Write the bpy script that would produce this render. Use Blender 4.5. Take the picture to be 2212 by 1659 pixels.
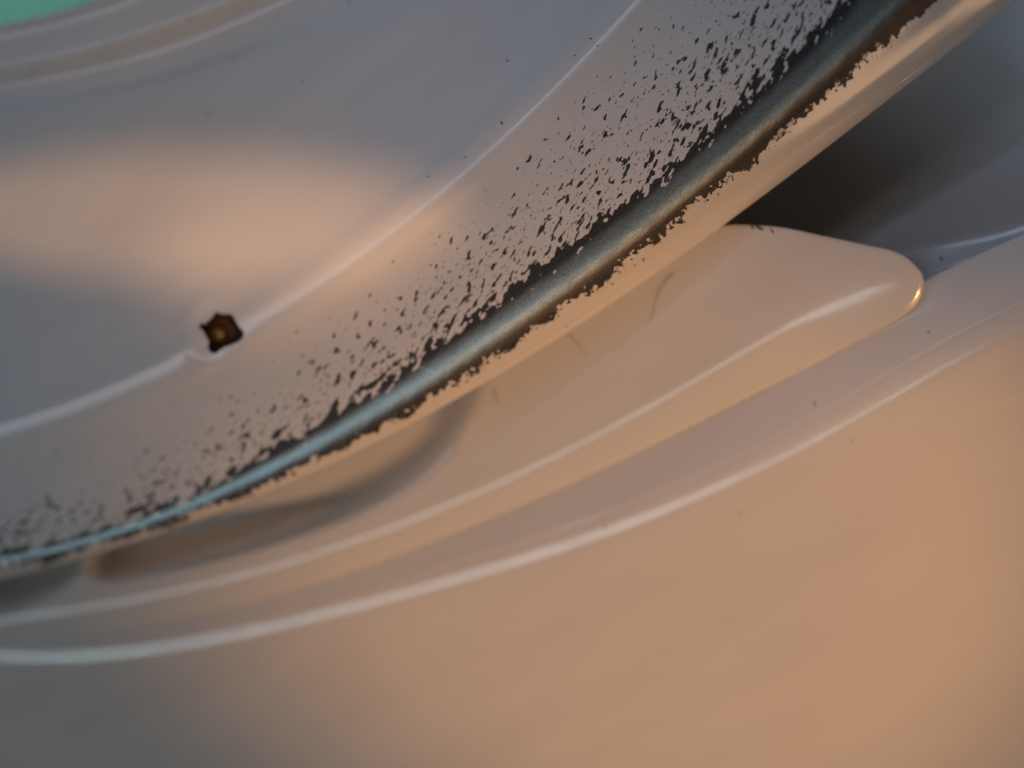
import bpy, bmesh, math, random
import numpy as np
random.seed(7); rng = np.random.default_rng(7)
for o in list(bpy.data.objects): bpy.data.objects.remove(o)
scene = bpy.context.scene
C = scene.collection

# ------------------------------------------------------------------ camera
S = 0.00005            # metres for one unit of the drawing plan (0.05 mm)
D = 0.160              # camera height above the rim
TILT = 0.36            # the whole object leans: left side lies lower
FOC_U = 1330.0
cam_d = bpy.data.cameras.new('camera'); cam = bpy.data.objects.new('camera', cam_d); C.objects.link(cam)
cam.location = (0, 0, D)
cam_d.sensor_width = 36; cam_d.lens = 36*D/(2212*S)
cam_d.clip_start = 0.005; cam_d.clip_end = 10
cam_d.dof.use_dof = True; cam_d.dof.focus_distance = D+0.002; cam_d.dof.aperture_fstop = 6.6
cam_d.dof.aperture_blades = 0
scene.camera = cam
scene.render.resolution_x = 1024; scene.render.resolution_y = 768
vs = scene.view_settings
vs.view_transform = 'Standard'; vs.look = 'None'; vs.exposure = 0; vs.gamma = 1

# ------------------------------------------------------------------ light (an indoor close-up: window light, a warm lamp and added fill lights)
w = bpy.data.worlds.new('World'); scene.world = w; w.use_nodes = True
w.node_tree.nodes['Background'].inputs[0].default_value = (0.98, 0.83, 0.74, 1)
w.node_tree.nodes['Background'].inputs[1].default_value = 0.028

def aim(o, loc, tgt):
    from mathutils import Vector
    o.location = loc
    d = Vector(tgt)-Vector(loc)
    o.rotation_euler = d.to_track_quat('-Z', 'Y').to_euler()
def area(name, loc, tgt, sx, sy, power, col, spread=180):
    l = bpy.data.lights.new(name, 'AREA'); l.shape = 'RECTANGLE'; l.size = sx; l.size_y = sy
    l.energy = power; l.color = col; l.spread = math.radians(spread)
    o = bpy.data.objects.new(name, l); C.objects.link(o); aim(o, loc, tgt); return o
def spot(name, loc, tgt, deg, blend, power, col, rad=0.01):
    l = bpy.data.lights.new(name, 'SPOT'); l.spot_size = math.radians(deg); l.spot_blend = blend
    l.energy = power; l.color = col; l.shadow_soft_size = rad
    o = bpy.data.objects.new(name, l); C.objects.link(o); aim(o, loc, tgt); return o
def pt(u, v, z=0.0):
    zz = z*0.001 + TILT*(u-FOC_U)*S
    f = (D-zz)/D
    return ((u-1106)*S*f, (829.5-v)*S*f, zz)

def oval(o, sx, sy, roll=0.0):
    o.scale = (sx, sy, 1); o.rotation_mode = 'XYZ'
    from mathutils import Matrix
    o.rotation_euler = (o.rotation_euler.to_matrix() @ Matrix.Rotation(math.radians(roll), 3, 'Z')).to_euler()
def along(o, ax):
    """turn an area lamp about its own beam so that its long side (local X) follows ax"""
    from mathutils import Vector, Matrix
    z = -(o.rotation_euler.to_matrix() @ Vector((0, 0, -1))); x = Vector(ax); x = (x-z*x.dot(z)).normalized(); y = z.cross(x)
    o.rotation_euler = Matrix((x, y, z)).transposed().to_euler()
o = area('window_light', (-0.35, 0.07, 0.385), (0, 0, 0), 0.46, 0.022, 0.18, (0.78, 0.86, 1.0)); along(o, (0.7, 0.3, 0.6))
o = area('rim_highlight_strip', (-0.19, -0.32, 0.35), (0, 0, 0), 0.66, 0.018, 0.30, (0.74, 0.92, 1.0)); along(o, (0.9, 0.10, 0.35))  # added cool strip for the bright line along the rim and ridges
spot('warm_lamp', (0.28, -0.36, 0.38), pt(1530, 1330, -20), 11.2, 0.5, 8.2, (1.0, 0.475, 0.17), 0.02)
area('warm_fill', (0.42, -0.36, 0.13), (0, 0, -0.01), 0.12, 0.12, 0.24, (1.0, 0.56, 0.28))  # added warm fill for the faces turned to the lower right
area('cool_fill_top', (-0.10, 0.44, 0.22), (0.0, 0.03, 0), 0.22, 0.12, 0.33, (0.56, 0.72, 1.0))  # added cool fill for the panel and the band
o = spot('panel_patch_far', (0.02, -0.12, 0.55), pt(400, 465, -4), 6.9, 0.16, 4.8, (1.0, 0.52, 0.22), 0.004); oval(o, 1.0, 0.22, -20)  # added oval spot that draws the warm wedge on the panel
o = spot('panel_patch_mid', (0.04, -0.13, 0.55), pt(600, 560, -4), 3.4, 0.5, 3.9, (1.0, 0.52, 0.22), 0.006); oval(o, 1.0, 0.50, -14)  # second added spot, widens the warm wedge towards the hole
o = spot('cool_fill_band', (-0.06, 0.36, 0.42), pt(1400, 190, -2), 8.2, 0.9, 4.4, (0.40, 0.60, 1.0), 0.05); oval(o, 1.0, 0.44, 40)  # added cool pool of light on the right part of the band
spot('cloth_fill', (-0.34, 0.27, 0.22), (-0.096, 0.076, -0.075), 7, 0.5, 6.0, (0.95, 1.0, 0.98), 0.03)  # added spot that only brightens the green cloth

# ------------------------------------------------------------------ plan helpers
TH = math.radians(33.0); CT, ST = math.cos(TH), math.sin(TH)
def rot(u, v): return CT*u-ST*v, ST*u+CT*v
def unrot(x, y): return CT*x+ST*y, -ST*x+CT*y
def world(x, y, z):
    """plan (x along the rim, y across it, z height in mm) -> metres"""
    u, v = unrot(x, y)
    zz = z*0.001 + TILT*(u-FOC_U)*S
    f = (D-zz)/D
    return np.stack([(u-1106)*S*f, (829.5-v)*S*f, zz+0*u], -1)
def rail(pts, deg):
    p = np.array([rot(a, b) for a, b in pts]); c = np.polyfit(p[:, 0]/1000, p[:, 1], deg)
    x0, x1 = p[:, 0].min(), p[:, 0].max()
    d1 = np.polyder(c)
    def f(x):
        # inside: the fitted curve; outside: goes on with the end slope and a fixed bend
        x = np.asarray(x, float); xc = np.clip(x, x0, x1)
        dx = x-xc
        return np.polyval(c, xc/1000)+np.polyval(d1, xc/1000)*dx/1000-1.2e-4*dx*dx
    return f
def pchip(xk, Y, xs):
    """monotone cubic through knots xk (n), Y (n,...) at xs"""
    xk = np.asarray(xk, float); h = np.diff(xk); sh = (-1,)+(1,)*(Y.ndim-1)
    dl = np.diff(Y, axis=0)/h.reshape(sh)
    m = np.zeros_like(Y)
    a, b = dl[:-1], dl[1:]; ok = a*b > 0
    w1 = (2*h[1:]+h[:-1]).reshape(sh); w2 = (h[1:]+2*h[:-1]).reshape(sh)
    with np.errstate(all='ignore'):
        mm = (w1+w2)/(w1/a+w2/b)
    m[1:-1] = np.where(ok, mm, 0); m[0] = dl[0]; m[-1] = dl[-1]
    i = np.clip(np.searchsorted(xk, xs, 'right')-1, 0, len(xk)-2)
    t = ((xs-xk[i])/h[i]).reshape(sh); hh = h[i].reshape(sh)
    return (2*t**3-3*t**2+1)*Y[i]+(t**3-2*t**2+t)*hh*m[i]+(-2*t**3+3*t**2)*Y[i+1]+(t**3-t**2)*hh*m[i+1]
def ss(a, b, x):
    t = np.clip((x-a)/(b-a), 0, 1); return t*t*(3-2*t)

R2 = rail([(0,152),(67,145),(168,121),(236,98),(337,74),(421,40),(505,7)], 2)
R3 = rail([(0,222),(135,205),(270,175),(371,148),(505,98),(640,44),(708,7)], 2)
R4 = rail([(0,249),(168,216),(337,182),(505,131),(674,67),(745,34)], 2)
R5 = rail([(0,935),(100,905),(200,870),(300,828),(400,772),(550,692),(650,632),(750,565),(850,482),(950,402),(1050,313),(1150,218),(1250,113),(1350,5)], 4)
R6 = rail([(0,1190),(150,1163),(300,1118),(450,1055),(560,1000),(700,905),(850,800),(960,728),(1130,625),(1230,535),(1380,440),(1480,345),(1590,225),(1700,115),(1830,20)], 4)
R7 = rail([(0,1213),(190,1172),(330,1120),(500,1052),(700,950),(900,838),(1000,780),(1100,703),(1250,600),(1370,510),(1500,415),(1600,325),(1700,235),(1800,145),(1900,50)], 4)
R8 = rail([(0,1230),(200,1184),(400,1115),(500,1078),(750,962),(900,878),(1000,820),(1100,752),(1200,680),(1300,600),(1400,530),(1500,450),(1600,362),(1750,235),(1900,110),(2020,0)], 4)
R9 = rail([(0,1252),(250,1187),(500,1090),(750,985),(1000,858),(1250,702),(1500,528),(1590,468),(1750,345),(1900,232),(2050,115),(2195,0)], 4)
def R0(x): return 154-4e-4*(x-500)**2
RID1 = rail([(0,1342),(171,1315),(294,1294),(417,1271),(542,1240),(600,1224),(800,1160),(1000,1080),(1183,990),(1419,866),(1467,836),(1618,752),(1780,658),(1874,590)], 4)
SEAM = rail([(0,1374),(220,1360),(417,1330),(600,1286),(750,1240),(1000,1140),(1100,1098),(1419,962),(1467,935),(1635,848),(1770,777),(1900,712),(2000,660),(2212,560)], 5)
RID2 = rail([(0,1404),(171,1397),(400,1379),(650,1329),(850,1270),(1000,1222),(1106,1197),(1306,1140),(1506,1050),(1806,888),(1900,838),(2006,785),(2212,672)], 5)

# ------------------------------------------------------------------ materials
def new_mat(name):
    m = bpy.data.materials.new(name); m.use_nodes = True
    nt = m.node_tree; b = nt.nodes['Principled BSDF']; return m, nt, b
def node(nt, t, **kw):
    n = nt.nodes.new(t)
    for k, v in kw.items(): setattr(n, k, v)
    return n
def math_n(nt, op, a, b=None, c=None, clamp=False):
    n = node(nt, 'ShaderNodeMath', operation=op); n.use_clamp = clamp
    for i, q in enumerate((a, b, c)):
        if q is None: continue
        if isinstance(q, (int, float)): n.inputs[i].default_value = q
        else: nt.links.new(q, n.inputs[i])
    return n.outputs[0]
def noise(nt, vec, scale, detail=2, rough=0.5):
    n = node(nt, 'ShaderNodeTexNoise'); n.inputs['Scale'].default_value = scale
    n.inputs['Detail'].default_value = detail; n.inputs['Roughness'].default_value = rough
    nt.links.new(vec, n.inputs['Vector']); return n.outputs['Fac']
def mapping(nt, vec, rz=0, sc=(1,1,1), loc=(0,0,0)):
    n = node(nt, 'ShaderNodeMapping'); n.inputs['Rotation'].default_value = (0,0,rz)
    n.inputs['Scale'].default_value = sc; n.inputs['Location'].default_value = loc
    nt.links.new(vec, n.inputs['Vector']); return n.outputs['Vector']
def mix_col(nt, fac, a, b):
    n = node(nt, 'ShaderNodeMix', data_type='RGBA')
    nt.links.new(fac, n.inputs[0])
    for i, q in ((6, a), (7, b)):
        if isinstance(q, tuple): n.inputs[i].default_value = q
        else: nt.links.new(q, n.inputs[i])
    return n.outputs[2]
def mix_val(nt, fac, a, b):
    n = node(nt, 'ShaderNodeMix', data_type='FLOAT')
    nt.links.new(fac, n.inputs[0])
    for i, q in ((2, a), (3, b)):
        if isinstance(q, (int, float)): n.inputs[i].default_value = q
        else: nt.links.new(q, n.inputs[i])
    return n.outputs[0]

WHITE = (0.74, 0.725, 0.71, 1)
def white_gloss(name, rough, wob, coat=0.8, col=WHITE):
    m, nt, b = new_mat(name)
    tc = node(nt, 'ShaderNodeTexCoord').outputs['Object']
    st = mapping(nt, mapping(nt, tc, -TH), 0, (22, 190, 120))
    n1 = noise(nt, st, 1.0, 3); n2 = noise(nt, mapping(nt, tc, 0, (900, 900, 900)), 1.0, 2)
    nt.links.new(mix_col(nt, n1, col, tuple(c*0.86 for c in col[:3])+(1,)), b.inputs['Base Color'])
    nt.links.new(math_n(nt, 'MULTIPLY_ADD', n1, 0.10, rough-0.05), b.inputs['Roughness'])
    b.inputs['Specular IOR Level'].default_value = 0.5
    b.inputs['Coat Weight'].default_value = coat; b.inputs['Coat Roughness'].default_value = 0.11
    bp = node(nt, 'ShaderNodeBump'); bp.inputs['Strength'].default_value = wob; bp.inputs['Distance'].default_value = 0.0004
    nt.links.new(math_n(nt, 'MULTIPLY_ADD', n2, 0.06, n1), bp.inputs['Height']); nt.links.new(bp.outputs[0], b.inputs['Normal'])
    return m
M_plastic = white_gloss('white_plastic', 0.17, 0.30)
M_paint = white_gloss('white_paint', 0.22, 0.04, 0.45)

def worn_paint():
    m, nt, b = new_mat('worn_white_paint')
    uv = node(nt, 'ShaderNodeUVMap', uv_map='wear').outputs[0]      # u along the rim, v = distance above the bare zone (units of 100)
    lo = node(nt, 'ShaderNodeUVMap', uv_map='lower').outputs[0]     # v = distance above the lower edge of the bare zone
    d = node(nt, 'ShaderNodeSeparateXYZ'); nt.links.new(uv, d.inputs[0]); dv = d.outputs[1]
    e = node(nt, 'ShaderNodeSeparateXYZ'); nt.links.new(lo, e.inputs[0]); ev = e.outputs[1]
    A = math.radians(-21)
    def streak(sx, sy, det, loc):
        return noise(nt, mapping(nt, mapping(nt, uv, A), 0, (sx, sy, 1), loc), 1.0, det, 0.55)
    n_s = streak(3.7, 8.4, 1.6, (3, 1, 0))
    n_m = streak(1.9, 5.0, 2.5, (11, 5, 0))
    n_l = streak(0.55, 1.1, 2.0, (7, 9, 0))
    up = math_n(nt, 'MAXIMUM', dv, 0.0)
    # thresholds rise with the distance from the rim
    ex = math_n(nt, 'SUBTRACT', 1.0, math_n(nt, 'POWER', 2.718, math_n(nt, 'MULTIPLY', up, -0.42)))
    clump = math_n(nt, 'MULTIPLY', math_n(nt, 'SUBTRACT', n_l, 0.5), 0.16)
    zn = node(nt, 'ShaderNodeSeparateXYZ'); nt.links.new(node(nt, 'ShaderNodeUVMap', uv_map='zone').outputs[0], zn.inputs[0])
    up = math_n(nt, 'MULTIPLY', up, zn.outputs[0])
    fr = node(nt, 'ShaderNodeMapRange', interpolation_type='SMOOTHSTEP'); nt.links.new(up, fr.inputs[0]); fr.inputs[1].default_value = 0.3; fr.inputs[2].default_value = 2.6
    Ts = math_n(nt, 'SUBTRACT', math_n(nt, 'MULTIPLY_ADD', fr.outputs[0], 0.13, 0.600), clump)
    Tm = math_n(nt, 'SUBTRACT', math_n(nt, 'MULTIPLY_ADD', up, 0.075, 0.605), clump)
    n_t = streak(8.5, 19.0, 1.0, (17, 13, 0))
    f3 = math_n(nt, 'SUBTRACT', n_t, math_n(nt, 'MULTIPLY_ADD', fr.outputs[0], 0.09, 0.660))
    f1 = math_n(nt, 'SUBTRACT', n_s, Ts); f2 = math_n(nt, 'SUBTRACT', n_m, Tm)
    chips = math_n(nt, 'MAXIMUM', math_n(nt, 'MAXIMUM', f1, f2), f3)
    # bare strip: above the lower edge and below the upper edge, both ragged
    rag_up = math_n(nt, 'ADD', math_n(nt, 'MULTIPLY', math_n(nt, 'SUBTRACT', n_m, 0.5), 1.3), math_n(nt, 'MULTIPLY', math_n(nt, 'SUBTRACT', n_s, 0.5), 0.8))
    bare_u = math_n(nt, 'SUBTRACT', rag_up, math_n(nt, 'ADD', dv, -0.06))
    n_lo = noise(nt, mapping(nt, lo, 0, (5.5, 6.5, 1), (1, 2, 0)), 1.0, 3, 0.6)
    n_lo2 = noise(nt, mapping(nt, lo, 0, (1.2, 1.2, 1), (4, 2, 0)), 1.0, 1, 0.5)
    rag_lo = math_n(nt, 'ADD', math_n(nt, 'MULTIPLY', math_n(nt, 'SUBTRACT', n_lo, 0.5), 0.75), math_n(nt, 'MULTIPLY', math_n(nt, 'SUBTRACT', n_lo2, 0.5), 0.5))
    bare_l = math_n(nt, 'ADD', ev, rag_lo)
    field = math_n(nt, 'MAXIMUM', chips, math_n(nt, 'MULTIPLY', bare_u, 1.0))
    field = math_n(nt, 'MINIMUM', field, bare_l)
    n_d = noise(nt, mapping(nt, lo, 0, (6.0, 8.0, 1), (9, 4, 0)), 1.0, 1, 0.5)
    f4 = math_n(nt, 'SUBTRACT', n_d, math_n(nt, 'MULTIPLY_ADD', math_n(nt, 'ABSOLUTE', ev), 0.16, 0.70))
    field = math_n(nt, 'MAXIMUM', field, f4)
    # white islands left inside the bare strip
    isl = noise(nt, mapping(nt, uv, A, (3.2, 5.0, 1), (21, 3, 0)), 1.0, 1, 0.5)
    islf = math_n(nt, 'SUBTRACT', math_n(nt, 'MULTIPLY_ADD', math_n(nt, 'MINIMUM', math_n(nt, 'MAXIMUM', math_n(nt, 'MULTIPLY', dv, -1.0), 0.0), 1.0), 0.22, 0.70), isl)
    field = math_n(nt, 'MINIMUM', field, math_n(nt, 'MULTIPLY', islf, 2.0))
    mr = node(nt, 'ShaderNodeMapRange'); nt.links.new(field, mr.inputs[0])
    mr.inputs[1].default_value = -0.008; mr.inputs[2].default_value = 0.008
    mask = mr.outputs[0]
    # bare metal: fine brushed grain
    g1 = noise(nt, mapping(nt, mapping(nt, uv, math.radians(-55)), 0, (18, 45, 1)), 1.0, 3, 0.6)
    g2 = noise(nt, mapping(nt, uv, 0, (1.5, 3, 1)), 1.0, 2, 0.5)
    qz = math_n(nt, 'ADD', zn.outputs[1], math_n(nt, 'MULTIPLY', math_n(nt, 'SUBTRACT', n_m, 0.5), 0.15))
    def sstep(v, lo_, hi_):
        n = node(nt, 'ShaderNodeMapRange', interpolation_type='SMOOTHSTEP'); nt.links.new(v, n.inputs[0])
        n.inputs[1].default_value = lo_; n.inputs[2].default_value = hi_; return n.outputs[0]
    polish = math_n(nt, 'MULTIPLY', sstep(qz, 0.18, 0.48), sstep(qz, 0.92, 0.55))
    metal = mix_col(nt, g2, (0.30, 0.38, 0.405, 1), (0.42, 0.51, 0.535, 1))
    tc = node(nt, 'ShaderNodeTexCoord').outputs['Object']
    pn = noise(nt, mapping(nt, mapping(nt, tc, -TH), 0, (22, 190, 120)), 1.0, 3)
    paint = mix_col(nt, pn, WHITE, tuple(c*0.86 for c in WHITE[:3])+(1,))
    nt.links.new(math_n(nt, 'MULTIPLY_ADD', mask, -0.45, 0.45), b.inputs['Coat Weight']); b.inputs['Coat Roughness'].default_value = 0.11
    under = mix_col(nt, polish, mix_col(nt, g1, (0.028, 0.028, 0.030, 1), (0.050, 0.049, 0.050, 1)), metal)
    nt.links.new(mix_col(nt, mask, paint, under), b.inputs['Base Color'])
    nt.links.new(math_n(nt, 'MULTIPLY', mask, math_n(nt, 'MULTIPLY_ADD', polish, 0.9, 0.1)), b.inputs['Metallic'])
    nt.links.new(mix_val(nt, mask, 0.22, math_n(nt, 'MULTIPLY_ADD', g1, 0.22, 0.18)), b.inputs['Roughness'])
    h = math_n(nt, 'ADD', math_n(nt, 'MULTIPLY', mask, -0.5), math_n(nt, 'MULTIPLY', math_n(nt, 'MULTIPLY', g1, mask), 0.5))
    bp = node(nt, 'ShaderNodeBump'); bp.inputs['Strength'].default_value = 0.5; bp.inputs['Distance'].default_value = 0.0002
    nt.links.new(h, bp.inputs['Height']); nt.links.new(bp.outputs[0], b.inputs['Normal'])
    return m
M_worn = worn_paint()
def plain(name, col, rough, metal=0.0, var=0.3, sc=1500):
    m, nt, b = new_mat(name)
    tc = node(nt, 'ShaderNodeTexCoord').outputs['Object']
    n = noise(nt, mapping(nt, tc, 0, (sc, sc, sc)), 1.0, 3)
    nt.links.new(mix_col(nt, n, tuple(c*(1-var) for c in col)+(1,), tuple(min(1, c*(1+var)) for c in col)+(1,)), b.inputs['Base Color'])
    b.inputs['Roughness'].default_value = rough; b.inputs['Metallic'].default_value = metal
    return m
M_hole = plain('burnt_edge', (0.035, 0.022, 0.014), 0.6)
M_rust = plain('rusty_brown', (0.17, 0.085, 0.032), 0.6, 0, 0.5, 2500)
M_brass = plain('brass', (0.72, 0.42, 0.17), 0.45, 0.6, 0.2)
M_dust = plain('dark_grit', (0.10, 0.085, 0.075), 0.8)
M_hair = plain('hair', (0.02, 0.012, 0.008), 0.5)
M_flake = plain('seam_flake', (0.45, 0.28, 0.14), 0.4)
M_green = plain('green_cloth', (0.30, 0.80, 0.58), 0.8, 0, 0.25, 40)

# ------------------------------------------------------------------ mesh helpers
def grid_normals(Pg):
    du = np.gradient(Pg, axis=0); dv = np.gradient(Pg, axis=1)
    n = np.cross(du, dv); n /= np.linalg.norm(n, axis=-1, keepdims=True)+1e-20
    return n
def link(o, parent=None):
    C.objects.link(o)
    if parent is not None: o.parent = parent
    return o
def tag(o, label=None, cat=None, group=None, kind=None):
    for k, v in (('label', label), ('category', cat), ('group', group), ('kind', kind)):
        if v: o[k] = v
    return o
def grid_obj(name, Pg, mat, parent=None, uvs=None, keep=None, nrm=None, flip=False):
    """Pg (nx, ny, 3) grid of points -> one smooth mesh"""
    nx, ny = Pg.shape[:2]
    idx = np.arange(nx*ny).reshape(nx, ny)
    q = np.stack([idx[:-1, :-1], idx[1:, :-1], idx[1:, 1:], idx[:-1, 1:]], -1).reshape(-1, 4)
    if keep is not None: q = q[keep.reshape(-1)]
    if flip: q = q[:, ::-1]
    me = bpy.data.meshes.new(name)
    me.vertices.add(nx*ny); me.vertices.foreach_set('co', Pg.reshape(-1).astype(np.float32))
    me.loops.add(q.size); me.loops.foreach_set('vertex_index', q.reshape(-1).astype(np.int32))
    me.polygons.add(len(q)); me.polygons.foreach_set('loop_start', np.arange(0, q.size, 4, dtype=np.int32))
    me.update(calc_edges=True)
    me.polygons.foreach_set('use_smooth', np.ones(len(q), bool))
    for nm, arr in (uvs or {}).items():
        l = me.uv_layers.new(name=nm); l.data.foreach_set('uv', arr.reshape(-1, 2)[q.reshape(-1)].astype(np.float32).reshape(-1))
    if nrm is not None: me.normals_split_custom_set_from_vertices(nrm.reshape(-1, 3).tolist())
    me.materials.append(mat); me.validate()
    return link(bpy.data.objects.new(name, me), parent)
def empty(name, loc):
    o = bpy.data.objects.new(name, None); o.empty_display_size = 0.005; o.location = loc; C.objects.link(o); return o
def set_parent_keep(o, p):
    from mathutils import Matrix
    o.parent = p; o.matrix_parent_inverse = Matrix.Translation(p.location).inverted()

# ------------------------------------------------------------------ background seen through the ring's opening
def backdrop():
    n = 60
    X, Y = np.meshgrid(np.linspace(-0.42, -0.03, n), np.linspace(0.0, 0.42, n), indexing='ij')
    Z = -0.075+0.012*np.sin(X*38+1)*np.cos(Y*31)+0.006*np.sin(X*80+Y*60)
    o = grid_obj('background', np.stack([X, Y, Z], -1), M_green)
    o['kind'] = 'structure'; o['label'] = 'green cloth far below, blurred, seen through the ring opening'
backdrop()

# ------------------------------------------------------------------ the ring cover
XN = 1180
xs = np.linspace(-1350, 2250, XN)
def off(f, d): return lambda x: f(x)+d
def blend(f, g, t): return lambda x: f(x)*(1-t)+g(x)*t
cover_rails = [
    (off(R0, 60), -13.0, 3), (off(R0, 4), -11.5, 6), (off(R0, -1), -8.6, 6), (off(R0, 1), -7.3, 5), (off(R0, 6), -7.04, 5), (off(R0, 13), -7.0, 5),
    (off(R0, 24), -7.4, 8), (blend(off(R0, 14), R2, 0.6), -7.62, 10), (off(R2, -8), -7.75, 5), (off(R2, 8), -8.35, 6),
    (blend(R2, R3, 0.55), -8.95, 8), (R3, -8.75, 8), (R4, -8.0, 10), (blend(R4, R5, 0.12), -7.1, 40), (blend(R4, R5, 0.5), -4.3, 60),
    (blend(R4, R5, 0.80), -1.75, 22), (off(R5, -52), -0.55, 9), (off(R5, -32), -0.21, 8), (off(R5, -15), -0.05, 7), (off(R5, 10), 0.0, 7), (off(R5, 28), -0.07, 9),
    (off(R5, 60), -0.50, 30), (blend(off(R5, 60), R6, 0.6), -1.82, 22), (R6, -2.85, 16), (R7, -3.82, 14), (R8, -5.05, 16),
    (lambda x: R8(x)+0.55*(R9(x)-R8(x)), -6.9, 12), (lambda x: R9(x)-10, -8.6, 8), (R9, -9.8, 6), (off(R9, -14), -11.0, 6), (off(R9, -60), -11.2, 4), (off(R9, -130), -10.0, 0)]
knots = np.arange(len(cover_rails), dtype=float)
# knot spacing follows the real width so that the curve between rails stays even
Yk = np.stack([f(xs) for f, z, n in cover_rails]); Zk = np.array([z for f, z, n in cover_rails])[:, None]+0*Yk
# the dish keeps its slope where the ring narrows
zs = np.clip((R5(xs)-R4(xs))/(R5(100.0)-R4(100.0)), 0.35, 1.4)
wd = (R5(xs)-R4(xs))*0.05; Zp = Zk[:, 0].copy()
Zk[15] = -0.55-0.27*np.maximum(0.2*wd-2.6, 0.2); Zk[14] = Zk[15]-0.25*0.3*wd; Zk[13] = Zk[14]-0.20*0.38*wd
for i_ in range(13): Zk[i_] = Zk[13]+(Zp[i_]-Zp[13])
# the same goes for the band, the bead and the lip: height follows the local width
mid = int(np.argmin(np.abs(xs-600)))
def ratio(f, g): q = g(xs)-f(xs); return np.clip(q/q[mid], 0.12, 1.6)
br, wr, lr = ratio(off(R5, 60), R6), ratio(R6, R8), ratio(R8, R9)
wr = wr*(0.80+0.20*ss(-700, 400, xs)+0.22*ss(700, 1400, xs))
Z0 = Zk[:, mid].copy()
for i_ in (22, 23): Zk[i_] = Zk[i_-1]+(Z0[i_]-Z0[i_-1])*br
for i_ in (24, 25): Zk[i_] = Zk[i_-1]+(Z0[i_]-Z0[i_-1])*wr
for i_ in (26, 27, 28): Zk[i_] = Zk[i_-1]+(Z0[i_]-Z0[i_-1])*(0.3+0.7*lr)
for i_ in (29, 30, 31): Zk[i_] = Zk[i_-1]+(Z0[i_]-Z0[i_-1])
seg = np.sqrt(np.diff(Yk[:, mid]*0.05)**2+np.diff(Zk[:, mid])**2)+0.05
kx = np.concatenate([[0], np.cumsum(seg)])
samp, part_idx = [], {}
for i, (f, z, n) in enumerate(cover_rails[:-1]):
    part_idx[i] = len(samp)
    samp += list(np.linspace(kx[i], kx[i+1], n, endpoint=False))
samp.append(kx[-1]); samp = np.array(samp)
Yg = pchip(kx, Yk, samp).T; Zg = pchip(kx, Zk, samp).T; Xg = np.repeat(xs[:, None], Yg.shape[1], 1)
# hole outline (plan units)
hz = [(850,470),(900,440),(960,470),(1050,480),(1130,470),(1210,520),(1250,600),(1320,730),(1400,800),(1405,900),(1330,990),(1270,1020),(1150,1070),(1040,1110),(950,1170),(870,1235),(780,1210),(720,1130),(745,1010),(670,870),(625,790),(560,735),(550,680),(600,650),(660,680),(730,610),(810,540)]
hole = np.array([rot((540+a/5.927)*0.6777, (920+b/5.927)*0.6777) for a, b in hz])
hc = hole.mean(0)
rr = np.hypot(Xg-hc[0], Yg-hc[1]); top = (np.arange(Yg.shape[1]) > part_idx[12]) & (np.arange(Yg.shape[1]) < part_idx[24])
an = np.arctan2(Yg-hc[1], Xg-hc[0])
collar = 0.22*np.exp(-((rr-74)/20)**2)*(0.55+0.45*np.cos(an-math.radians(195)))
sink = -0.25*np.exp(-(rr/60)**2)
Zg = Zg+np.where(top[None], collar+sink, 0)
# gentle unevenness of the sheet
Zg = Zg+0.05*np.sin(Xg/170+1.3)*np.sin(Yg/210)
Pc = world(Xg, Yg, Zg); Nc = grid_normals(Pc)
flipc = Nc[XN//2, part_idx[14], 2] < 0
if flipc: Nc = -Nc
arc = np.concatenate([[0], np.cumsum(np.hypot(np.diff(xs), np.diff(R7(xs))))])
r6, r8 = R6(xs)[:, None], R8(xs)[:, None]
uv1 = np.stack([np.repeat(arc[:, None], Yg.shape[1], 1)/100, (r6-Yg)/100], -1)
uv2 = np.stack([np.repeat(arc[:, None], Yg.shape[1], 1)/100, (r8-Yg)/100], -1)
zone = np.stack([np.repeat((1+0.45*ss(500, -350, xs)-0.30*ss(400, 1000, xs))[:, None], Yg.shape[1], 1), (r8-Yg)/(r8-r6)], -1)
below = np.arange(Yg.shape[1]) >= part_idx[28]
uv2[:, below, 1] = -2.0
def inside(px, py, poly):
    r = np.zeros(px.shape, bool); j = len(poly)-1
    for i in range(len(poly)):
        xi, yi = poly[i]; xj, yj = poly[j]
        r ^= ((yi > py) != (yj > py)) & (px < (xj-xi)*(py-yi)/(yj-yi+1e-12)+xi); j = i
    return r
cover = empty('ring_cover', pt(1100, 700, -8))
tag(cover, 'white painted ring cover with bare worn rim and a ragged hole, on top', 'cover')
a0, a1, a2 = 0, part_idx[9], part_idx[21]
def cpart(name, i0, i1, mat, keep=None, uvs=None):
    o = grid_obj(name, Pc[:, i0:i1+1], mat, None, uvs, keep, Nc[:, i0:i1+1], flipc); set_parent_keep(o, cover); return o
lip = cpart('inner_lip', a0, a1, M_paint)
cx = 0.25*(Xg[:-1, :-1]+Xg[1:, :-1]+Xg[1:, 1:]+Xg[:-1, 1:]); cy = 0.25*(Yg[:-1, :-1]+Yg[1:, :-1]+Yg[1:, 1:]+Yg[:-1, 1:])
inh = inside(cx, cy, hole) & (np.hypot(cx-hc[0], cy-hc[1]) < 90)
keep = ~inh[:, a1:a2]
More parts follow.
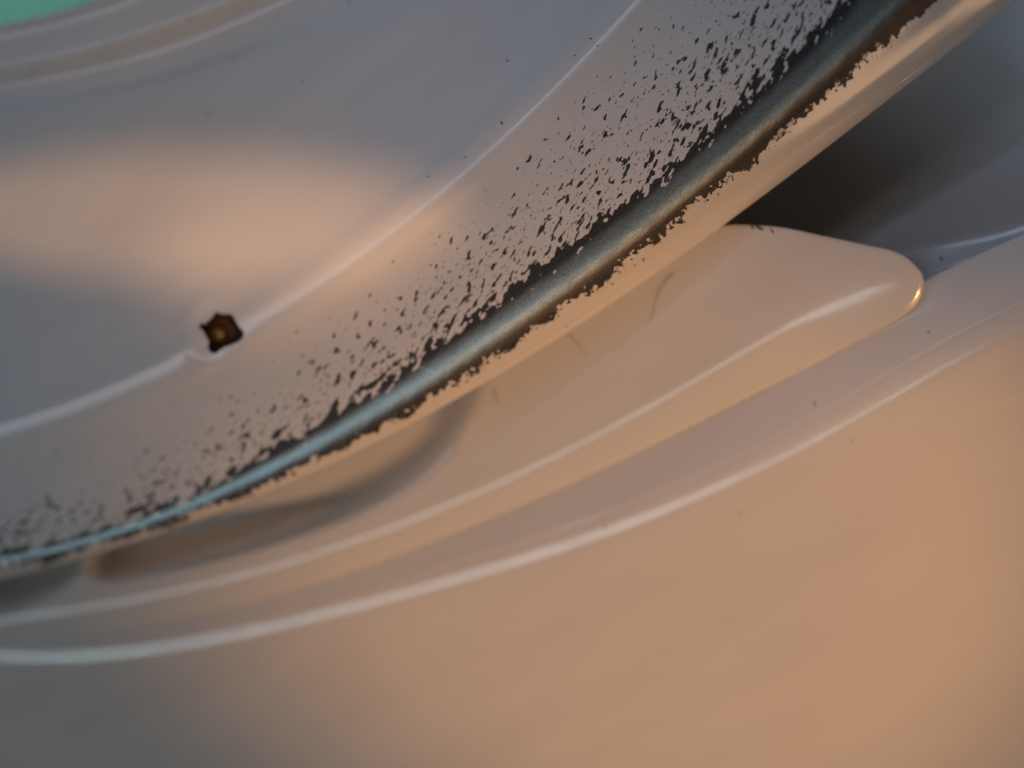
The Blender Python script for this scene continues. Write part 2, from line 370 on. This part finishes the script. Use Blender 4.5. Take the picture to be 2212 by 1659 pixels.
# pull the rim of the hole onto its outline
hp = np.concatenate([np.linspace(hole[i], hole[(i+1) % len(hole)], 12, endpoint=False) for i in range(len(hole))])
vin = np.zeros(Xg.shape, int); cnt = np.zeros(Xg.shape, int)
for dx in (0, 1):
    for dy in (0, 1):
        sl = (slice(dx, Xg.shape[0]-1+dx), slice(dy, Xg.shape[1]-1+dy)); vin[sl] += inh; cnt[sl] += 1
edge_v = np.argwhere((vin > 0) & (vin < cnt) & (rr < 120))
for i, j in edge_v:
    k = np.argmin((hp[:, 0]-Xg[i, j])**2+(hp[:, 1]-Yg[i, j])**2)
    Pc[i, j] = world(np.array(hp[k, 0]), np.array(hp[k, 1]), np.array(Zg[i, j]))
panel = cpart('dished_panel', a1, a2, M_paint, keep)
tag(panel, 'smooth dished inner panel, out of focus')
rim = cpart('worn_rim', a2, len(samp)-1, M_worn, None, {'wear': uv1[:, a2:], 'lower': uv2[:, a2:], 'zone': zone[:, a2:]})
tag(rim, 'outer band speckled with chips, paint rubbed off to dark metal along the edge')
# hole wall: the ragged outline drawn downwards
def hole_wall():
    m = len(hp); lev = [(1.03, 0.10), (1.0, -0.25), (0.88, -0.9), (0.74, -2.4), (0.66, -5.5)]
    zc = np.array([Zg.reshape(-1)[np.argmin((Xg-p[0])**2+(Yg-p[1])**2+(~top[None])*1e9)] for p in hp[::6]])
    zc = np.repeat(zc, 6)[:m]
    zc = np.convolve(np.concatenate([zc[-9:], zc, zc[:9]]), np.ones(19)/19, 'valid')
    G = np.zeros((m+1, len(lev), 3))
    for j, (sc, dz) in enumerate(lev):
        jig = 1+0.015*np.sin(np.arange(m)*0.37+j*2)+0.012*np.sin(np.arange(m)*0.91+j)
        if j == 0: jig = 1+0.02*np.sin(np.arange(m)*0.5)
        p = hc+(hp-hc)*sc*jig[:, None]
        G[:m, j] = world(p[:, 0], p[:, 1], zc+dz-(0.16 if j == 0 else 0)); G[m, j] = G[0, j]
    o = grid_obj('hole_wall', G, M_hole, None, None, None, None); set_parent_keep(o, cover)
    tag(o, 'dark burnt wall of the ragged hole')
    # brass pin at the bottom of the hole: a domed head
    bm = bmesh.new(); prof = [(0, 0.0), (8, -0.08), (15, -0.35), (19, -0.8), (20, -1.4), (20.5, -2.0)]
    rings = []
    for r, z in prof:
        if r == 0:
            rings.append([bm.verts.new(world(np.array(hc[0]-8), np.array(hc[1]+6), np.array(-2.6+z)))])
        else:
            rings.append([bm.verts.new(world(np.array(hc[0]-8+r*math.cos(a)), np.array(hc[1]+6+r*math.sin(a)), np.array(-2.6+z))) for a in np.linspace(0, 2*math.pi, 28, endpoint=False)])
    for k in range(28): bm.faces.new((rings[0][0], rings[1][k], rings[1][(k+1) % 28]))
    for A_, B_ in zip(rings[1:], rings[2:]):
        for k in range(28): bm.faces.new((A_[k], B_[k], B_[(k+1) % 28], A_[(k+1) % 28]))
    bmesh.ops.recalc_face_normals(bm, faces=bm.faces)
    me = bpy.data.meshes.new('pin_head'); bm.to_mesh(me); bm.free()
    for p in me.polygons: p.use_smooth = True
    me.materials.append(M_brass); o = link(bpy.data.objects.new('pin_head', me)); set_parent_keep(o, cover)
    tag(o, 'small brass coloured pin head deep in the hole')
    bm = bmesh.new(); c0 = bm.verts.new(world(np.array(hc[0]), np.array(hc[1]), np.array(-3.9))); rg = [bm.verts.new(world(np.array(hc[0]+52*math.cos(a)), np.array(hc[1]+52*math.sin(a)), np.array(-4.1+0.2*math.sin(5*a)))) for a in np.linspace(0, 2*math.pi, 32, endpoint=False)]
    for k in range(32): bm.faces.new((c0, rg[k], rg[(k+1) % 32]))
    bmesh.ops.recalc_face_normals(bm, faces=bm.faces)
    me = bpy.data.meshes.new('hole_floor'); bm.to_mesh(me); bm.free(); me.materials.append(M_rust); o = link(bpy.data.objects.new('hole_floor', me)); set_parent_keep(o, cover)
hole_wall()

# ------------------------------------------------------------------ the housing below
housing = empty('housing', pt(1500, 1300, -20))
tag(housing, 'glossy white moulded housing under the ring cover, stepped along its edge', 'housing')
def zR1(x): return -14.6-0.21*(RID1(x)-R9(x))*0.05
def zS(x): return zR1(x)-0.52*np.maximum(SEAM(x)-RID1(x), 20)*0.05
def YB(x):      # lower end of the dark recess
    return np.where(x < 1100, SEAM(x)-170, SEAM(x)-170+ss(1100, 1600, x)*100)
tr = ss(1050, 1400, xs)
house = [
    (off(R9, -900), 1.5-0*tr, 8), (off(R9, -760), -24-0*tr, 6), (off(R9, -300), -25-0*tr, 6), (off(R9, -60), -23+0*tr, 10), (blend(R9, YB, 0.45), -21.5+3.0*tr, 22), (blend(R9, YB, 0.85), -16.5+4.0*tr, 24), (YB, -14.5+4.6*tr, 16),  # first rails: unseen wall added under the cover to stop light leaking in
    (lambda x: 0.5*(YB(x)+SEAM(x)), -11.4+2.3*tr, 16), (lambda x: SEAM(x)-14-36*tr, -7.5+0.05*tr, 8), (lambda x: SEAM(x)+2+14*tr, -7.1, 8),
    (blend(SEAM, RID2, 0.45), -7.18, 14), (lambda x: RID2(x)-0.22*(RID2(x)-SEAM(x)), -7.28, 10), (off(RID2, -18), -7.36, 8), (off(RID2, -8), -7.41, 8), (off(RID2, 24), -7.86, 12), (off(RID2, 42), -8.24, 8), (off(RID2, 68), -8.94, 14),
    (off(RID2, 130), -10.8, 24), (off(RID2, 380), -18.6, 30), (off(RID2, 800), -33.0, 24), (off(RID2, 1300), -51, 12), (off(RID2, 1800), -72, 0)]
Yk = np.stack([f(xs) for f, z, n in house]); Zk = np.stack([np.asarray(z)+0*xs for f, z, n in house])
seg = np.sqrt(np.diff(Yk[:, mid]*0.05)**2+np.diff(Zk[:, mid])**2)+0.05
kx2 = np.concatenate([[0], np.cumsum(seg)]); samp2 = []
for i, (f, z, n) in enumerate(house[:-1]): samp2 += list(np.linspace(kx2[i], kx2[i+1], n, endpoint=False))
samp2.append(kx2[-1]); samp2 = np.array(samp2)
Yh = pchip(kx2, Yk, samp2).T; Zh = pchip(kx2, Zk, samp2).T; Xh = np.repeat(xs[:, None], Yh.shape[1], 1)
Zh = Zh+(zS(xs)+6.5)[:, None]
Ph = world(Xh, Yh, Zh); Nh = grid_normals(Ph); fl = Nh[XN//2, -60, 2] < 0
body = grid_obj('body', Ph, M_plastic, None, None, None, -Nh if fl else Nh, fl); set_parent_keep(body, housing)

# the tongue: the inner ring segment with a rounded end, lying between the cover and the seam
UPA = np.array([(-1350,0),(-600,0),(0,0),(700,0),(1000,0),(1069,1273),(1152,1335),(1208,1390),(1280,1462),(1326,1511),(1342,1542),(1348,1574)], float)
for i in range(5): UPA[i, 1] = R9(UPA[i, 0])-(400, 400, 400, 330, 30)[i]  # hidden part stretched under the cover to block stray light
def yA(x): return pchip(UPA[:, 0], UPA[:, 1], x)
def yBt(x): return SEAM(x)-(SEAM(1348.0)-1574)*(1-np.sqrt(1-np.clip((x-1240)/108, 0, 1)**2))
tx = np.concatenate([np.linspace(-1350, 1180, 760), 1180+168*np.sin(np.linspace(0, math.pi/2, 130))[1:]])
tx = np.sort(tx)
NW = 200
ww = np.linspace(0, 1, NW)
ya, yb = yA(tx)[:, None], yBt(tx)[:, None]
Xt = np.repeat(tx[:, None], NW, 1); Yt = ya+(yb-ya)*ww[None]
d = Yt-RID1(Xt); wdt = np.maximum(SEAM(Xt)-RID1(Xt), 20)
fade = 1-0.85*ss(900, 1230, Xt)
g1_ = np.maximum(RID1(Xt)-R9(Xt), 20)
k_ = 0.36*(1-0.25*ss(1000, 1300, Xt)); sf = 8+34*ss(950, 1300, Xt)
zt = zR1(Xt)-0.05*(0.21*np.maximum(d, -g1_)+k_*sf*np.logaddexp(0, d/sf))
# the segment dips where it runs under the rim
zt = zt-0.0*np.exp(-np.maximum(Yt-R9(Xt), 0)/75)*np.clip(g1_/160, 0.3, 1)
def sd_poly(px, py, poly):
    poly = np.asarray(poly, float); best = np.full(px.shape, 1e18)
    for i in range(len(poly)):
        a, b = poly[i], poly[(i+1) % len(poly)]; ab = b-a
        t = np.clip(((px-a[0])*ab[0]+(py-a[1])*ab[1])/(ab@ab+1e-12), 0, 1)
        best = np.minimum(best, (px-a[0]-t*ab[0])**2+(py-a[1]-t*ab[1])**2)
    dd = np.sqrt(best); return np.where(inside(px, py, poly), -dd, dd)
def spl(pts, n=8):
    p = np.array(pts, float); k = np.arange(len(p), dtype=float); return pchip(k, p, np.linspace(0, len(p)-1, (len(p)-1)*n+1))
p1 = [rot(*q) for q in spl([(1060,760),(1010,880),(985,930),(965,968),(925,1010),(850,1062),(750,1110),(640,1148),(500,1188),(350,1222),(235,1243),(205,1232),(200,1200),(190,1120)])]
p2 = [rot(*q) for q in spl([(175,1150),(160,1215),(140,1245),(105,1272),(60,1294),(0,1310),(-150,1330),(-300,1345),(-500,1360),(-700,1365)])]+[rot(-700,1150)]
for poly, dep in ((p1, 2.4), (p2, 2.6)):
    s_ = sd_poly(Xt, Yt, poly)
    zt = zt-(dep+6*ss(300, -600, Xt))*ss(26, -72, s_)
# rounded end
out = np.concatenate([np.stack([tx, yA(tx)], -1)[tx > 980][::4], np.stack([tx, yBt(tx)], -1)[tx > 1000][::-4]])
def dist_line(px, py, line):
    best = np.full(px.shape, 1e18)
    for a, b in zip(line[:-1], line[1:]):
        ab = b-a; t = np.clip(((px-a[0])*ab[0]+(py-a[1])*ab[1])/(ab@ab+1e-12), 0, 1)
        best = np.minimum(best, (px-a[0]-t*ab[0])**2+(py-a[1]-t*ab[1])**2)
    return np.sqrt(best)
de = dist_line(Xt, Yt, out)
zt = zt-0.12*(1-np.clip(de/10, 0, 1))**2-0.3*ss(1120, 1345, Xt)*(1-np.clip(de/110, 0, 1))**2
db = np.clip((yb-Yt), 0, 20)/20
zt = zt-0.18*(1-db)**2*(1-ss(1000, 1200, Xt))
Ztop = zt
Pt = np.concatenate([world(Xt[:, :1], Yt[:, :1]-1, Ztop[:, :1]-9), world(Xt[:, :1], Yt[:, :1], Ztop[:, :1]-3), world(Xt, Yt, Ztop), world(Xt[:, -1:], Yt[:, -1:], Ztop[:, -1:]-1.2), world(Xt[:, -1:], Yt[:, -1:]-1, Ztop[:, -1:]-5)], 1)
tongue = grid_obj('ring_segment', Pt, M_plastic, None, None, None, None, fl); set_parent_keep(tongue, housing)
tag(tongue, 'raised white segment with rounded end and shadowed pockets beside the rim')

# ------------------------------------------------------------------ small things: grit, flakes, hairs
from mathutils import Vector
from mathutils.bvhtree import BVHTree
def surface_under(u, v, objs):
    """first point of the built surfaces on the line of sight through plan point (u, v)"""
    org = Vector((0, 0, D)); dr = (Vector(((u-1106)*S, (829.5-v)*S, 0))-org).normalized(); best = None
    for o in objs:
        ok, loc, n, _ = o.ray_cast(o.matrix_world.inverted() @ org, dr)
        if ok:
            p = o.matrix_world @ loc; t = (p-org).length
            if best is None or t < best[0]: best = (t, p, n)
    return best
bpy.context.view_layer.update()
solid = [panel, rim, lip, body, tongue]
def lump(bm, c, n, r, asp, ang, seed):
    rs = random.Random(seed); n = n.normalized() if n.z > 0 else -n.normalized()
    t1 = n.orthogonal().normalized(); t2 = n.cross(t1)
    a = t1*math.cos(ang)+t2*math.sin(ang); b_ = n.cross(a)
    ret = bmesh.ops.create_icosphere(bm, subdivisions=2, radius=1.0)
    for vv in ret['verts']:
        k = 1+rs.uniform(-0.28, 0.28); q = vv.co*k
        vv.co = c+a*(q.x*r*asp)+b_*(q.y*r)+n*(q.z*r*0.45)
def grit(name, spots, mat, label, cat):
    bm = bmesh.new()
    for i, (u, v, r, asp) in enumerate(spots):
        h = surface_under(u, v, solid)
        if h: lump(bm, h[1], h[2], r*S*0.68, asp, random.uniform(0, 3.1), i+len(spots))
    me = bpy.data.meshes.new(name); bm.to_mesh(me); bm.free()
    for p in me.polygons: p.use_smooth = True
    me.materials.append(mat); o = link(bpy.data.objects.new(name, me)); tag(o, label, cat, None, 'stuff'); return o
panel_spots = [(410,40,4,1.2),(231,98,4.5,1.7),(303,138,3,1.6),(502,128,4,1.1),(438,145,3,1.2),(600,35,3.5,1.2),(652,175,4,1.1),(448,243,4.5,1.1),(755,6,4,1),(974,84,2.5,1),(1096,131,3.4,1.3),(853,162,2.5,1),(1084,265,3.5,2),(1003,340,2.5,1.3),(926,381,2,2.5),(1241,120,3,1),(1276,83,2.2,3),(1291,99,1.8,2.5),(75,148,4,1.6),(1120,118,2,1),(700,300,1.6,1),(830,250,1.4,1),(560,210,1.6,1)]
grit('panel_grit', panel_spots, M_dust, 'scattered dark grit specks on the inner panel of the ring cover', 'grit')
body_spots = [(1308,1138,3.2,2.2),(1599,1108,2.6,2.4),(1841,951,3,1.2),(2033,558,5,1.1),(1895,525,3,1.1),(1760,872,2.6,3),(2006,717,2.4,2.6),(1726,796,3,1.2),(1684,1609,3.5,1.2),(983,1315,3,1.8),(1380,1080,2,1.2),(1420,1078,1.6,1),(1250,1100,1.6,1),(1500,1180,1.2,1),(1338,653,2,1),(1612,484,3.5,4),(1640,492,4.5,4),(1668,499,3,3.5),(1625,490,3.5,3)]
grit('housing_grit', body_spots, M_dust, 'scattered dark grit specks on the white housing', 'grit')
fl_spots = [(1490,921,2.2,3),(1500,930,1.8,3.5),(1533,902,2.4,3),(1552,893,3.0,2.6),(1560,884,2.2,3.2),(1580,879,2.0,3),(1606,868,2.4,3),(1624,856,2.6,2.6),(1640,849,3.0,2.2),(1650,845,2.2,2),(1662,838,1.8,2.6),(1470,936,1.6,3),(1700,822,1.5,3)]
grit('seam_flakes', fl_spots, M_flake, 'small brownish flakes caught in the seam of the housing', 'debris')
grit('golden_glints', [(1362,655,2.2,2.4),(1385,643,1.8,1.6),(1345,664,1.3,1.5)], M_brass, 'tiny golden glints, shaped as specks, on the ring segment just below the rim', 'debris')  # bright glints put in as small brass lumps

M_pale = plain('pale_crumb', (0.80, 0.62, 0.42), 0.5)
grit('pale_crumbs', [(1391,1239,2.4,2.2),(1471,1199,2.0,1.6),(1634,1304,2.6,2.0),(1829,974,2.2,1.4),(1596,1219,2.2,1.2),(1250,1260,1.8,1.2),(1500,1290,1.6,1.5),(1720,1180,1.5,1.2),(1150,1330,1.6,1.4),(1950,1120,1.6,1.2)], M_pale, 'tiny pale crumbs scattered on the lower front of the white housing', 'debris')
def hair(pts, r0, lift, label):
    P = []
    for (u, v), lf in zip(pts, lift):
        h = surface_under(u, v, [tongue, body]); P.append(Vector(h[1])+(Vector((0, 0, D))-h[1]).normalized()*lf*0.001)
    P = np.array([tuple(p) for p in P]); k = np.arange(len(P), dtype=float); Q = pchip(k, P, np.linspace(0, len(P)-1, 28))
    bm = bmesh.new(); prev = None
    for i, q in enumerate(Q):
        t = Vector(Q[min(i+1, len(Q)-1)]-Q[max(i-1, 0)]).normalized(); a = t.orthogonal().normalized(); b_ = t.cross(a)
        r = r0*S*(1-0.6*i/len(Q))
        ring = [bm.verts.new(Vector(q)+a*(r*math.cos(w_))+b_*(r*math.sin(w_))) for w_ in np.linspace(0, 2*math.pi, 6, endpoint=False)]
        if prev:
            for j in range(6): bm.faces.new((prev[j], prev[(j+1) % 6], ring[(j+1) % 6], ring[j]))
        prev = ring
    bmesh.ops.recalc_face_normals(bm, faces=bm.faces)
    me = bpy.data.meshes.new('hair'); bm.to_mesh(me); bm.free()
    for p in me.polygons: p.use_smooth = True
    me.materials.append(M_hair); o = link(bpy.data.objects.new('hair', me)); tag(o, label, 'hair', 'fine hairs poking out from under the rim')
hair([(1455,590),(1446,598),(1428,622),(1416,650),(1412,672),(1404,694)], 0.8, [0.1,0.2,0.25,0.2,0.15,0.1], 'longest dark curved hair below the rim, nearest the notch on the right')
hair([(1228,722),(1240,734),(1250,745),(1258,757),(1264,768)], 0.7, [0.1,0.2,0.2,0.15,0.1], 'short dark hair below the rim, middle one of three')
hair([(1066,838),(1068,846),(1071,858),(1075,866),(1081,874)], 0.7, [0.1,0.2,0.2,0.15,0.1], 'short dark hair below the rim, leftmost of three')
